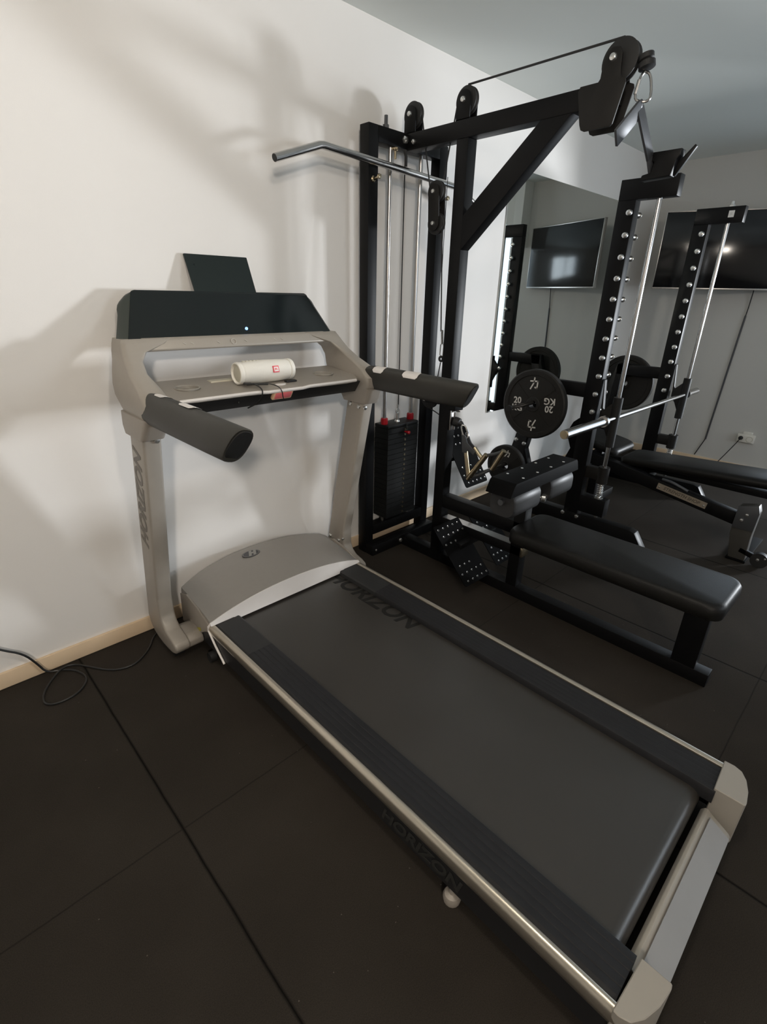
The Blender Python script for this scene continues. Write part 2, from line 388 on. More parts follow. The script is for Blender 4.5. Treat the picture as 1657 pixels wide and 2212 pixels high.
for s in (-1, 1):
    mb = MB(); x = XC + s * .4035
    mb.prism([(-.12, .055), (-.135, .205), (-.20, .228), (-.30, .208), (-.392, .172), (-.392, .140), (-.345, .115), (-.30, .085), (-.22, .05)], 'x', x - .004, x + .004, .002)
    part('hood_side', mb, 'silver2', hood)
for s in (-1, 1):
    x = XC + s * .407; mb = MB()
    mb.tube([(x - s * .01, -.396, .178), (x, -.392, .165), (x, -.388, .145), (x, -.435, .095), (x, -.50, .042)], .0048, 8)
    part('corner_trim', mb, 'silverlt', T)
c = V((XC - .058, -.150, 0)); c.z = hz(XC, .20) + .0005; sl = V((0, -.31, hz(XC, 1) - hz(XC, 0) + .02)).normalized(); nn = V((1, 0, 0)).cross(-sl).normalized()
mb = MB().loft([[c + V((1, 0, 0)) * .046 * math.cos(a) - sl * .026 * math.sin(a) + nn * h for a in [2 * PI * k / 28 for k in range(28)]] for h in (-.003, .001)])
mb.m(1).text('H', .050, c + nn * .0014, (1, 0, 0), -sl, .0004, .5, .004)
mb.m(1)
mb.loft([[c + V((1, 0, 0)) * r_ * math.cos(a) - sl * (r_ * .565) * math.sin(a) + nn * .0016 for a in [2 * PI * k / 28 for k in range(28)]] for r_ in (.040, .0425)], cap=False)
part('emblem', mb, ['emblem', 'emblemlt'], hood, 'dark oval emblem')
part('warning_sticker', MB().prism([(-.205, .064), (-.31, .118), (-.314, .104), (-.21, .050)], 'x', XC - .4096, XC - .4085), 'yellow', hood, 'yellow warning sticker')
for s in (-1, 1): part('transport_wheel', MB().cyl((XC + s * .398, -.40, .022), (XC + s * .425, -.40, .022), .022, n=20), 'rubber', T)
# uprights
for s in (-1, 1):
    xo, xi = (.566, .630) if s < 0 else (1.617, 1.557)
    by = lambda z: -.03 - .225 * z
    fy = lambda z: -.15 - .225 * z
    side = [(by(.985), .985), (by(.25), .25), (by(.12), .12), (-.066, .08), (-.083, .060), (-.108, .044), (-.145, .033), (-.19, .028), (-.24, .028), (-.285, .033), (-.318, .046), (-.334, .070), (-.326, .092), (-.298, .106), (-.25, .118), (-.222, .140), (-.208, .17), (fy(.25), .25), (fy(.985), .985)]
    up = part('upright', MB().prism(side, 'x', min(xo, xi), max(xo, xi), .010, 3), 'silver', T)
    part('foot_pad', MB().prism([(-.14, 0), (-.27, 0), (-.275, .040), (-.135, .040)], 'x', min(xo, xi) + .012, max(xo, xi) - .006, .002), 'rubber', up)
    xa_, xb_ = (.618, .694) if s < 0 else (1.496, 1.570)
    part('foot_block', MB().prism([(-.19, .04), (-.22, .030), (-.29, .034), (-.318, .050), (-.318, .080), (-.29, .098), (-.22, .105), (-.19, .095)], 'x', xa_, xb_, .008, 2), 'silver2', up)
    fo = V((0, -1, -.225)).normalized()
    if s < 0: bl = [((.612, fy(z) + .001, z), fo, .0105, .010) for z in (.955, .135)]
    else:
        bl = [((1.558, by(.955) - .03, .950), (-1, 0, 0), .0105, .010), ((1.558, by(.95) - .09, .944), (-1, 0, 0), .0105, .010), ((1.567, fy(.942) + .001, .942), fo, .0105, .010)]
        bl += [((1.558, -.098, .192), (-1, 0, 0), .012, .011), ((1.558, -.168, .188), (-1, 0, 0), .012, .011), ((1.566, fy(.205) + .001, .205), fo, .012, .011)]
    bolts('bolt', bl, 'bolt', up)
    if s < 0:
        o = V((.5656, -.246, .705)); d = V((0, -.225 * 1, 1)).normalized()
        part('lettering', MB().text('HORIZON', .088, o, d, V((0, 1, .225)), .0008, .25, .003), 'ink', up, 'grey upright lettering')
# console silver body
def rsec(x0, x1, y0, y1, z, r=.02, tilt=0): return [(p[0], p[1], z + tilt * (p[1] - y0)) for p in rrect(x0, x1, y0, y1, r, 4)]
def arm(s):
    g = lambda x0, x1, y0, y1, z, r, tl=0: [((p[0] if s < 0 else 2 * XC - p[0]), p[1], p[2]) for p in rsec(x0, x1, y0, y1, z, r, tl)]
    return [g(.572, .648, -.400, -.215, 1.020, .022), g(.570, .655, -.430, -.180, 1.045, .03), g(.570, .664, -.435, -.130, 1.085, .03), g(.577, .656, -.385, -.105, 1.120, .026), g(.588, .650, -.290, -.092, 1.160, .022),
            g(.599, .662, -.232, -.080, 1.195, .020), g(.606, .690, -.200, -.068, 1.222, .018), g(.614, .77, -.176, -.058, 1.248, .018), g(.622, .80, -.160, -.055, 1.264, .012)]
con = MB()
for s in (-1, 1): con.loft(arm(s))
bw = MB
con.prism([(-.152, 1.266), (-.166, 1.258), (-.182, 1.228), (-.178, 1.221), (-.10, 1.221), (-.06, 1.262)], 'x', .69, 2 * XC - .69, .003)
console = part('console_body', con, 'silver', T, angle=.9)
for s in (-1, 1):
    mb = MB(); g = lambda x0, x1, y0, y1, z, r: [((p[0] if s < 0 else 2 * XC - p[0]), p[1], p[2]) for p in rsec(x0, x1, y0, y1, z, r)]
    mb.loft([g(.558, .638, -.385, -.215, .962, .02), g(.558, .642, -.405, -.200, .99, .022), g(.564, .652, -.425, -.185, 1.035, .025)])
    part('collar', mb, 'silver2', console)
# tray with two cup holder openings
cup = [(.785, -.262), (2 * XC - .785, -.262)]
out = [(.662, -.145), (.662, -.330), (.690, -.385), (.76, -.395), (.95, -.392), (XC, -.400), (2 * XC - .95, -.392), (2 * XC - .76, -.395), (2 * XC - .690, -.385), (2 * XC - .662, -.330), (2 * XC - .662, -.145)]
holes = [arc(cx, cy, .043, 0, 2 * PI, 28)[:-1] for cx, cy in cup]
zt = lambda y: 1.112 + (y + .145) * .115
tray = part('tray', MB().holed(out, holes, lambda p: V((p.x, p.y, zt(p.y) - .014 + p.z)), .014), 'silver', T)
for cx, cy in cup:
    mb = MB().lathe((cx, cy, zt(cy) + .003), (0, 0, -1), [(.0400, .030), (.0405, .002), (.0435, 0), (.0475, .001), (.0475, .004), (.0430, .005), (.0425, .050), (.0005, .051), (.0005, .049), (.0400, .048), (.0400, .030)], 32, cap=False)
    part('cup_holder', mb, 'capgrey', tray)
mb = MB().prism([(-.386, 1.070), (-.352, 1.022), (-.30, 1.016), (-.16, 1.06), (-.16, 1.096), (-.386, 1.071)], 'x', .672, 2 * XC - .672, .002)
under = part('tray_front', mb, 'blackplastic', tray)
mb = MB().tube([(.70, -.388, 1.076), (.80, -.398, 1.0785), (.95, -.396, 1.0785), (XC - .10, -.398, 1.0785), (XC - .06, -.405, 1.076), (XC + .10, -.405, 1.076), (XC + .14, -.398, 1.0785), (1.30, -.397, 1.0785), (1.42, -.396, 1.0785), (1.49, -.388, 1.077)], .0065, 8)
part('front_lip', mb, 'silverlt', tray)
fd = V((0, .034, -.048)).normalized(); nrm = V((0, -.048, -.034)).normalized()
o = V((1.108, -.386, 1.060))
mb = MB().obox(o, (.045, 0, 0), fd * .022, nrm * .008, .005).m(1).obox(o + nrm * .007, (.037, 0, 0), fd * .0145, nrm * .004, .003)
part('stop_key', mb, ['stopedge', 'stopred'], tray, 'red stop key with pale surround')
part('speaker_hole', MB().cyl((.925, -.372, 1.048), (.925, -.376, 1.043), .004, n=12), 'rubber', tray)
part('lit_bin_strip', MB().box(.895, 1.275, -.232, -.190, zt(-.21) - .004, zt(-.21) + .003, .002), 'cream', tray)  # pale strip: the lit inner wall of the storage bin, put in as colour
mb = MB().loft([[(XC + .035 + .024 * math.cos(a), -.345 + .014 * math.sin(a), zt(-.345) + h) for a in [2 * PI * k / 24 for k in range(24)]] for h in (-.002, .0025)])
part('round_button', mb, 'silverlt', tray)
# display with side shell
bz = lambda t: (-.148 + .091 * t, 1.259 + .162 * t)  # along the slope
def dpt(x, t, off): yy, zz = bz(t); return V((x, yy + off * .79, zz - off * .6))
def oc(off, e, r, top=1., bot=0., n=6):                     # trapezoid outline, e = extra half width, r = top corner radius
    hw = lambda t: .448 + e - .068 * t
    k = r / .186; pts = [(-hw(bot), bot), (hw(bot), bot)]
    pts += [(hw(1 - k) - r + r * math.cos(a), 1 - k + k * math.sin(a)) for a in [PI / 2 * i / n for i in range(n + 1)]]
    pts += [(-hw(1 - k) + r + r * math.cos(a), 1 - k + k * math.sin(a)) for a in [PI / 2 + PI / 2 * i / n for i in range(n + 1)]]
    return [dpt(XC + x, t * top, off) for x, t in pts]
mb = MB().loft([oc(-.002, -.004, .014), oc(.0, 0, .014), oc(.006, 0, .014)])
disp = part('display', mb, 'gloss', T, 'glossy black display panel')
mb = MB().loft([oc(.006, .003, .018), oc(.016, .022, .040), oc(.034, .036, .065, .99), oc(.056, .032, .065, .96)])
part('display_shell', mb, 'sidegreen', disp, 'dark green-grey display side')
part('power_light', MB().ball(dpt(1.118, .155, -.003), .0065, (1, .6, 1)), 'ledblue', disp, 'small blue power light')
mb = MB(); fn = V((0, -1, 0)); bandn = V((0, -.995, -.1)).normalized()
pc = V((1.035, -.1755, 1.243)); bandn = V((0, -.88, .47)).normalized()
part('touch_icon', mb.torus(pc, bandn, .0105, .0012, 24, 6), 'icon', console, 'pale ring icon under display')
for dx in (-.20, -.17, -.065, .055, .19, .225): part('touch_icon', MB().strokes([[(-.004, .003), (.004, -.003)]], pc + V((dx, .0, 0)), (1, 0, 0), (0, .47, .88), .0018, .0010), 'icon', console)
# handlebars
for s in (-1, 1):
    xh = XC + s * .484 - (.006 if s < 0 else 0); zd_ = -.016 if s < 0 else 0.; ux = V((-s * .30, 0, 1)).normalized(); sx_ = V((1, 0, s * .30)).normalized()
    def st(y, zc, hh, ww, slant=0):
        pts3 = []
        for k in range(28):
            a = 2 * PI * k / 28; cu = math.copysign(abs(math.cos(a)) ** .75, math.cos(a)); su = math.copysign(abs(math.sin(a)) ** .75, math.sin(a))
            p = V((xh, y, zc + zd_)) + sx_ * (ww * cu) + ux * (hh * su); p.y -= slant * su; pts3.append(p)
        return pts3
    hb = MB().loft([st(-.385, 1.083, .050, .031), st(-.43, 1.084, .053, .0335), st(-.60, 1.083, .053, .0335), st(-.80, 1.081, .052, .033), st(-.940, 1.080, .0505, .032, .030), st(-.946, 1.080, .048, .030, .030)])
    handle = part('handlebar', hb, 'grip', T, 'dark rubber handlebar')
    part('end_cap', MB().loft([st(-.9455, 1.080, .044, .0265, .030), st(-.949, 1.080, .0425, .025, .030)]), 'rubber', handle)
    for y0, y1, w in ((-.435, -.50, .020), (-.615, -.70, .020)):
        secs = []; mb = MB()
        for y in (y0, y0 - .01, (y0 + y1) / 2, y1 + .01, y1):
            ww = w * (.7 if y in (y0, y1) else 1); row = []
            for k in range(7):
                a = PI / 2 + s * ((-.55 if s < 0 else -.15) + 1.0 * k / 6) * ww / .020; cu = math.copysign(abs(math.cos(a)) ** .75, math.cos(a)); su = math.copysign(abs(math.sin(a)) ** .75, math.sin(a))
                row.append(V((xh, y, 1.0835 + zd_)) + sx_ * (.0347 * cu) + ux * (.0542 * su))
            secs.append(row)
        mb.loft(secs, closed=False)
        part('pulse_plate', mb, 'silverlt', handle, 'pale metal pulse plate')

# tablet standing on the console
def tp(x, t, w): return V((x + .0 - .010 * t, -.050 + .042 * t, 1.418 + .134 * t)) + V((0, -.954, .299)) * w
mb = MB().loft([[tp(a, b_, w) for a, b_ in rrect(.955, 1.224, 0, 1, .008, 3)] for w in (0, .006)])
tab = thing('tablet', 'thin black tablet standing on top of the treadmill display', 'tablet', (1.09, -.05, 1.424))
part('tablet_body', mb, 'tablet', tab)
part('camera_dot', MB().cyl(tp(.985, .72, .006), tp(.985, .72, .0066), .0035, n=12), 'gloss', tab)

# white portable speaker lying in the tray
sp = thing('portable_speaker', 'white cylindrical portable speaker lying on the treadmill tray', 'speaker', (1.088, -.297, zt(-.297)))
SY, SZ, SR = -.297, zt(-.297) + .0435, .042
mb = MB().lathe((.974, SY, SZ), (1, 0, 0), [(.035, .0), (.0385, .004), (.0405, .018), (SR, .05), (.0432, .114), (SR, .175), (.0405, .208), (.0385, .224), (.035, .228)], 40)
part('speaker_body', mb, 'whitemesh', sp)
for x0, d in ((.978, -1), (1.198, 1)):
    mb = MB().lathe((x0, SY, SZ), (d, 0, 0), [(.0365, -.006), (.0412, -.004), (.0420, .004), (.040, .012), (.036, .013), (.034, .010), (.033, .002), (.0325, -.004), (.0365, -.006)], 40, cap=False)
    e = part('end_ring', mb, 'white', sp)
    part('radiator', MB().lathe((x0, SY, SZ), (d, 0, 0), [(.034, -.003), (.034, .003), (.026, .008), (.012, .009), (.0005, .009)], 32), 'cream', e)
lo = V((1.117, SY - .0408, SZ + .010)); ln = V((0, -.0415, .012)).normalized(); lu = V((1, 0, 0)).cross(-ln).normalized() * -1; lu = V((0, .27, .96)).normalized()
mb = MB().obox(lo, (.0135, 0, 0), lu * .0125, ln * .003, .001).m(1).obox(lo + ln * .003, (.0098, 0, 0), lu * .0088, ln * .0006).m(0).text('JBL', .0105, lo + ln * .0038, (1, 0, 0), lu, .0002, 0, .0002)
part('logo_badge', mb, ['badge', 'badgewhite'], sp, 'red badge with white centre')
for dx in (-.03, -.015, .0, .015, .03): part('button', MB().box(1.03 + dx - .005, 1.03 + dx + .005, SY - .004, SY + .004, SZ + .0415, SZ + .0445, .001), 'cream', sp)
# safety clip with its cord on the tray
sc = thing('safety_clip', 'black plastic safety clip with thin cord on the tray front, below the speaker', 'clip', (1.01, -.375, zt(-.375)))
z0 = zt(-.335) + .008
mb = MB().beam((.985, -.335, z0 + .004), (1.055, -.375, z0 + .004), .014, .008, b=.002).beam((.975, -.33, z0 + .006), (1.00, -.345, z0 + .006), .020, .006, b=.002)
part('clip_body', mb, 'rubber', sc)
part('cord', MB().tube([(1.05, -.37, z0 + .006), (1.070, -.385, 1.100), (1.082, -.412, 1.092), (1.088, -.419, 1.075), (1.094, -.412, 1.056), (1.10, -.406, 1.046)], .0020, 6, 2), 'cable', sc)
part('strap', MB().tube([(1.005, -.355, z0 + .006), (1.01, -.385, 1.098), (1.006, -.414, 1.088), (1.002, -.416, 1.070), (.995, -.398, 1.042), (.975, -.376, 1.026), (.965, -.366, 1.019)], .0028, 6, 2), 'cable', sc)
solo('key_tab', MB().box(1.165, 1.215, -.337, -.317, zt(-.337) + .001, zt(-.317) + .006, .002), 'rubber', 'small flat black tab on the tray beside the pale round button', 'key')

# power cord on the floor by the baseboard
pth = [(.00, -.030, .235), (.047, -.030, .180), (.108, -.030, .130), (.140, -.032, .065), (.160, -.036, .012), (.205, -.045, .006), (.250, -.085, .005), (.274, -.160, .005), (.240, -.220, .005), (.188, -.243, .005), (.135, -.238, .005), (.110, -.205, .005), (.125, -.140, .005), (.180, -.075, .012), (.220, -.045, .014), (.262, -.050, .005), (.300, -.110, .005), (.352, -.186, .005), (.405, -.212, .005), (.455, -.205, .005), (.52, -.150, .005), (.565, -.075, .005), (.610, -.05, .005)]
part('power_cord', MB().tube(pth, .0042, 8, 2), 'cable', T, 'black power cord looped on the floor')

# ------------------------------------------------------------------ lat pulldown machine
XM = 2.080
K = thing('lat_pulldown_machine', 'black lat pulldown and low row machine with weight stack and flat bench', 'cable machine', (XM, -.9, 0))
su = part('stack_upright', MB().box(1.806, 1.866, -.112, -.052, 0, 2.113, .003), 'paint', K)
again(su, K, (.484, 0, 0))
part('top_crossbar', MB().box(1.866, 2.290, -.112, -.052, 2.050, 2.113, .003), 'paint', K)
part('floor_crossbar', MB().box(1.806, 2.350, -.175, -.115, 0, .062, .003), 'paint', K)
part('bottom_crossbar', MB().box(1.866, 2.29, -.112, -.052, .10, .16, .003), 'paint', K)
gr = part('guide_rod', MB().cyl((1.966, -.085, .16), (1.966, -.085, 2.06), .0105, n=20), 'brushed', K)
again(gr, K, (.212, 0, 0))
mb = MB().box(1.945, 2.192, -.140, -.030, .190, .2192, .0012, 1)
mb.m(1).cyl((2.082, -.139, .2035), (2.082, -.1425, .2035), .0065, n=12)
wp = part('weight_plate', mb, ['plates', 'brass'], K)
for i in range(1, 18): again(wp, K, (0, 0, .0302 * i))
top = MB().box(1.945, 2.192, -.140, -.030, .734, .752, .003)
part('top_plate', top, 'plates', K)
col = part('rod_collar', MB().lathe((1.966, -.085, .752), (0, 0, 1), [(.019, 0), (.021, .004), (.020, .032), (.016, .036)], 20), 'red', K, 'red rod collar')
again(col, K, (.212, 0, 0))
mb = MB().cyl((2.07, -.085, .75), (2.07, -.085, .80), .010, n=12).dome((2.07, -.085, .752), (0, 0, 1), .016, .014).torus((2.07, -.085, .815), (0, 1, 0), .012, .004, 18, 6).cyl((2.07, -.085, .82), (2.07, -.085, .85), .006, n=10)
part('lifting_eye', mb, 'bolt', K)
mb = MB().cyl((2.082, -.138, .702), (2.082, -.158, .702), .005, n=12).lathe((2.082, -.154, .702), (0, -1, 0), [(.005, 0), (.009, .004), (.010, .018), (.006, .022)], 16)
pin = part('selector_pin', mb, 'red', K, 'red selector pin')
hel = [(2.088 + .006 * math.cos(k * 1.05), -.148 + .006 * math.sin(k * 1.05), .750 - .0011 * k) for k in range(36)]
part('pin_cord', MB().tube(hel, .0016, 6), 'cable', pin)
part('top_beam', MB().box(2.048, 2.112, -.996, -.112, 2.045, 2.112, .003), 'paint', K)
part('front_upright', MB().box(2.049, 2.111, -.472, -.408, .0, 2.045, .003), 'paint', K)
d1 = V((0, -.890, 2.052)); d0 = V((0, -.455, 1.645))
part('diagonal_brace', MB().prism([(-.466, 1.752), (-.472, 1.618), (-.940, 2.046), (-.812, 2.046)], 'x', 2.049, 2.111, .003), 'paint', K)
part('base_rail', MB().box(2.05, 2.11, -1.875, -.175, 0, .060, .003), 'paint', K)
# pulleys on brackets above the beam
def pulley(y, z, R, th=.026):
    return MB().lathe((XM - th / 2, y, z), (1, 0, 0), [(R * .25, -.002), (R * .9, 0), (R, .002), (R, .006), (R * .86, th * .5), (R, th - .006), (R, th - .002), (R * .9, th), (R * .25, th + .002)], 36)
def bracket(y, z, w, zb):
    mb = MB()
    for s in (-1, 1):
        pts2 = [(y - w, zb), (y + w, zb), (y + w, z)] + [(y + w * math.cos(a), z + w * math.sin(a)) for a in [PI * i / 10 for i in range(1, 10)]] + [(y - w, z)]
        mb.prism(pts2, 'x', XM + s * .024 - .003, XM + s * .024 + .003, .0008)
    return mb
for y, z, R, w in ((-.120, 2.186, .052, .034), (-.428, 2.182, .052, .036)):
    br = part('pulley_bracket', bracket(y, z, w, 2.05 + .062).box(XM - .027, XM + .027, y - w, y + w, 2.112, 2.116), 'paint', K)
    part('pulley_wheel', pulley(y, z, R), 'rubber', br)
    bolts('axle_bolt', [((XM - .027, y, z), (-1, 0, 0), .012, .012), ((XM + .027, y, z), (1, 0, 0), .012, .012)], 'bolt', br)
# beam end plates and end pulley
mb = MB()
poly = [(-.955, 2.100), (-.962, 2.1135), (-1.026, 2.1135), (-1.032, 2.122), (-1.034, 2.160), (-1.045, 2.192), (-1.062, 2.202), (-1.086, 2.197), (-1.097, 2.180), (-1.100, 2.130), (-1.104, 2.1135), (-1.120, 2.107), (-1.124, 2.095), (-1.100, 1.985), (-1.092, 1.978), (-.998, 1.978), (-.985, 1.984), (-.978, 2.000)]
for s in (-1, 1): mb.prism(poly, 'x', XM + s * .0355 - .0035, XM + s * .0355 + .0035, .001)
mb.box(XM - .034, XM + .034, -1.09, -.996, 2.05, 2.106)
ep = part('beam_end_plate', mb, 'paint2', K)
part('pulley_wheel', pulley(-1.080, 2.168, .062, .034), 'rubber', ep)
part('axle_bolt', MB().dome((XM - .039, -1.068, 2.172), (-1, 0, 0), .0125, .012), 'bolt', ep)
mb = MB().lathe((XM, -1.166, 2.150), (0, -.25, -1), [(.012, -.022), (.023, -.018), (.023, -.004), (.018, 0), (.026, .004), (.026, .020), (.014, .024)], 20)
part('cable_stop', mb, 'rubber', K)
# bolts on the beam joint
bolts('joint_bolt', [((2.032, -.1125, 2.085), (0, -1, 0), .017, .014, 6), ((2.048, -.155, 2.075), (-1, 0, 0), .010, .01)], 'bolt', K)
part('threaded_stud', MB().cyl((1.935, -.085, 2.113), (1.935, -.085, 2.165), .008, n=10).cyl((1.935, -.085, 2.113), (1.935, -.085, 2.130), .014, n=6), 'steelgrey', K)
part('rod_clamp', MB().cyl((1.985, -.10, 2.05), (1.985, -.10, 2.005), .006, n=10).dome((1.985, -.10, 2.05), (0, 0, -1), .014, .014, 6), 'brass', K)
mb = MB().dome((1.836, -.112, 1.905), (0, -1, 0), .013, .006).cyl((1.836, -.112, 1.905), (1.836, -.150, 1.911), .007, n=12).dome((1.836, -.149, 1.911), (0, -1, .1), .011, .010)
hk = part('bar_hook', mb, 'brass', K); again(hk, K, (.484, 0, -.028))
part('cable', MB().tube([(XM, -.428, 2.238), (XM, -1.078, 2.233)], .0042, 8), 'cable', K)
part('cable', MB().tube([(XM, -.070, 2.186), (XM, -.0805, .84)], .0030, 8), 'cable', K)
for pth, r_ in (([(XM, -.375, 2.180), (XM, -.322, 1.915)], .0032), ([(XM, -.170, 2.18), (XM, -.245, 1.870)], .0032), ([(XM, -.327, 1.73), (XM, -.334, 1.66), (XM, -.362, 1.26)], .0032), ([(XM, -.345, 1.92), (XM, -.344, 1.5)], .0016)):
    part('cable', MB().tube(pth, r_, 8), 'cable', K)
# floating double pulley
fb = MB()
c0, c1, w = (-.285, 1.868), (-.293, 1.738), .032
pl = [(c0[0] + w * math.cos(a), c0[1] + w * math.sin(a)) for a in [PI * i / 10 for i in range(11)]] + [(c1[0] + w * math.cos(a), c1[1] + w * math.sin(a)) for a in [PI + PI * i / 10 for i in range(11)]]
for s in (-1, 1): fb.prism(pl, 'x', XM + s * .022 - .003, XM + s * .022 + .003, .0008)
fb.box(XM - .02, XM + .02, -.301, -.277, 1.797, 1.809)
fl = part('floating_pulley_block', fb, 'paint2', K)
for c in (c0, c1): part('pulley_wheel', pulley(c[0], c[1], .046), 'rubber', fl)
bolts('axle_bolt', [((XM - .025, c[0], c[1]), (-1, 0, 0), .010, .01) for c in (c0, c1)], 'bolt', fl)
part('turnbuckle', MB().lathe((XM, -.369, 1.268), (0, -.1, -1), [(.003, 0)] + [((.0075, .0050)[k % 2], .004 + .0032 * k) for k in range(19)] + [(.004, .068)], 12), 'chrome', K)
part('chain_link', MB().tube([(XM, -.381, 1.202), (XM, -.386, 1.19), (XM, -.384, 1.145), (XM, -.372, 1.140), (XM, -.364, 1.148), (XM, -.366, 1.196), (XM, -.372, 1.203), (XM, -.381, 1.202)], .003, 8), 'chrome', K)
part('anchor_ring', MB().torus((XM, -.374, 1.128), (1, 0, 0), .011, .006, 20, 8).box(XM - .006, XM + .006, -.410, -.384, 1.118, 1.138, .001), 'rubber', K)
# low pulley on the front upright
mb = MB().prism([(-.300, .985), (-.300, .915), (-.318, .900), (-.408, .905), (-.408, .985)], 'x', 2.046, 2.051).prism([(-.300, .985), (-.300, .915), (-.318, .900), (-.408, .905), (-.408, .985)], 'x', 2.109, 2.114)
mb.box(2.046, 2.114, -.515, -.472, .885, .985, .004)
lp = part('low_pulley_bracket', mb, 'paint', K)
part('pulley_wheel', pulley(-.315, .918, .050), 'rubber', lp)
part('axle_bolt', MB().dome((2.045, -.310, .918), (-1, 0, 0), .011, .012), 'bolt', lp)
part('cable', MB().tube([(XM - .004, -.315, .868), (XM - .004, -.36, .855), (XM - .004, -.408, .838)], .0032, 6), 'cable', K)
part('cable', MB().tube([(XM, -.345, .95), (XM, -.372, 1.11)], .003, 6), 'cable', K)
mb = MB().box(XM - .022, XM + .002, -.482, -.472, .780, .885, .001).cyl((XM + .012, -.478, .78), (XM + .012, -.478, .885), .008, n=12).dome((XM + .012, -.495, .883), (0, -1, 0), .009, .02)
mb.box(XM - .01, XM + .012, -.486, -.474, .872, .884)
part('swivel_bracket', mb, 'brushed', K)
part('low_cable_stop', MB().lathe((XM + .004, -.492, .826), (.25, -1, -.25), [(.010, -.010), (.024, -.004), (.026, .010), (.024, .026), (.015, .030), (.013, .040), (.008, .046)], 20), 'rubber', K)
# seat, thigh pads and foot plates
part('mid_rail', MB().box(2.05, 2.11, -.965, -.472, .345, .415, .003), 'paint', K)
part('seat_post', MB().box(2.05, 2.11, -.985, -.925, .06, .575, .003), 'paint', K)
part('footplate_tube', MB().box(2.05, 2.11, -.986, -.472, .236, .285, .003), 'paint', K)
part('tube_end', MB().box(2.049, 2.111, -.997, -.985, .235, .286, .002), 'brass', K)
mb = MB().loft([[(p[0], p[1], z) for p in rrect(1.910 + i, 2.230 - i, -1.872 + i, -.968 - i, r_, 6)] for z, i, r_ in ((.362, .012, .05), (.368, .003, .055), (.392, .0, .06), (.414, .002, .06), (.426, .010, .055), (.4305, .022, .05))])
bp_ = part('bench_pad', mb, 'pad', K, 'black vinyl bench pad', angle=.9)
part('bench_leg', MB().box(2.05, 2.11, -1.822, -1.732, .06, .364, .003), 'paint', K)
part('slide_plate', MB().box(2.053, 2.107, -.95, -.48, .285, .2865), 'brushed', K)
mb = MB().prism([(1.775, .640), (1.800, .690), (1.812, .700), (2.352, .700), (2.364, .690), (2.385, .640)], 'y', -1.055, -.925, .003)
mb.m(1)
for xx in (1.90, 2.02, 2.14, 2.26):
    for yy in (-1.03, -.95): mb.dome((xx, yy, .6995), (0, 0, 1), .0065, .004, 10)
hc = part('thigh_pad_cover', mb, ['dimpaint', 'bolt'], K)
for xa, xb in ((1.815, 2.036), (2.130, 2.345)):
    secs = [[(xx, -.992 + p[0] * k, .592 + p[1] * k) for p in rrect(-.068, .068, -.066, .058, .045, 6)] for xx, k in ((xa, .90), (xa + .012, 1.), (xb - .012, 1.), (xb, .90))]
    part('thigh_pad', MB().loft(secs), 'padgrey', K, 'grey-black vinyl thigh pad', angle=.9)
part('adjust_knob', MB().lathe((2.112, -.985, .545), (.5, -1, 0), [(.008, 0), (.008, .03), (.020, .034), (.021, .05), (.012, .056)], 16), 'bolt', K)
part('pad_axle', MB().cyl((1.80, -.992, .60), (2.36, -.992, .60), .014, n=14), 'steelgrey', K)
def footplate(xa, xb, ty, tz, by_, bz_, slot=True):
    u = V((0, by_ - ty, bz_ - tz)); L_ = u.length; u.normalize(); nn = V((0, u.z, -u.y)); nn = nn if nn.z > 0 else -nn
    W = xb - xa; out = rrect(0, W, 0, L_, .012, 3); holes = []
    for i in range(8):
        for j in range(5):
            if 3 <= i <= 4 or (i in (2, 5) and j > 2): continue
            cx = W * (j + .6 + .35 * (i % 2)) / 5.3; cy = L_ * (i + .6) / 8.1
            holes.append([(cx + .0034 * math.cos(a), cy + .0034 * math.sin(a)) for a in [2 * PI * k / 6 for k in range(6)]])
    xf = lambda p: V((xa + p.x, ty, tz)) + u * p.y + nn * (p.z - .004)
    mb = MB().holed(out, holes, xf, .004).m(1)
    for h in holes:                               # raised bright rims of the punched grips
        cx = sum(p[0] for p in h) / 6; cy = sum(p[1] for p in h) / 6
        mb.torus(V((xa + cx, ty, tz)) + u * cy, nn, .0044, .0012, 10, 5)
    return mb
part('foot_plate', footplate(1.838, 2.046, -.592, .326, -.832, .076), ['dimpaint', 'bolt'], K, 'punched black foot plate')
part('foot_plate', footplate(2.122, 2.312, -.600, .322, -.822, .090), ['dimpaint', 'bolt'], K, 'punched black foot plate')
part('upper_foot_plate', footplate(2.118, 2.312, -.372, .768, -.580, .470), ['dimpaint', 'bolt'], K, 'punched black foot plate')
part('foot_plate_arm', MB().box(1.93, 2.24, -.715, -.675, .215, .240, .002), 'paint', K)
part('upper_plate_arm', MB().beam((2.112, -.44, .60), (2.215, -.47, .605), .03, .02, b=.002), 'paint', K)
bolts('floor_bolt', [((2.035, -.178, .035), (0, -1, 0), .013, .012), ((2.125, -.178, .035), (0, -1, 0), .013, .012), ((1.83, -.178, .035), (0, -1, 0), .007, .006)], 'bolt', K)

# chrome lat bar on the hooks
LB = [(1.288, -.150, 1.894), (1.505, -.150, 1.971), (1.525, -.150, 1.974), (2.395, -.150, 1.940), (2.415, -.150, 1.935), (2.640, -.150, 1.848)]
lb = thing('lat_bar', 'long chrome lat pulldown bar with bent ends resting on the machine hooks', 'bar', (1.96, -.15, 1.95))
part('bar_tube', MB().tube(LB, .0150, 20), 'chrome', lb)
part('end_plug', MB().cyl((1.2865, -.15, 1.8935), (1.2890, -.15, 1.8944), .0132, n=16), 'rubber', lb)
part('centre_eye', MB().tube([(1.99, -.165, 1.968), (1.985, -.170, 2.005), (1.98, -.165, 2.03)], .007, 8), 'rubber', lb)

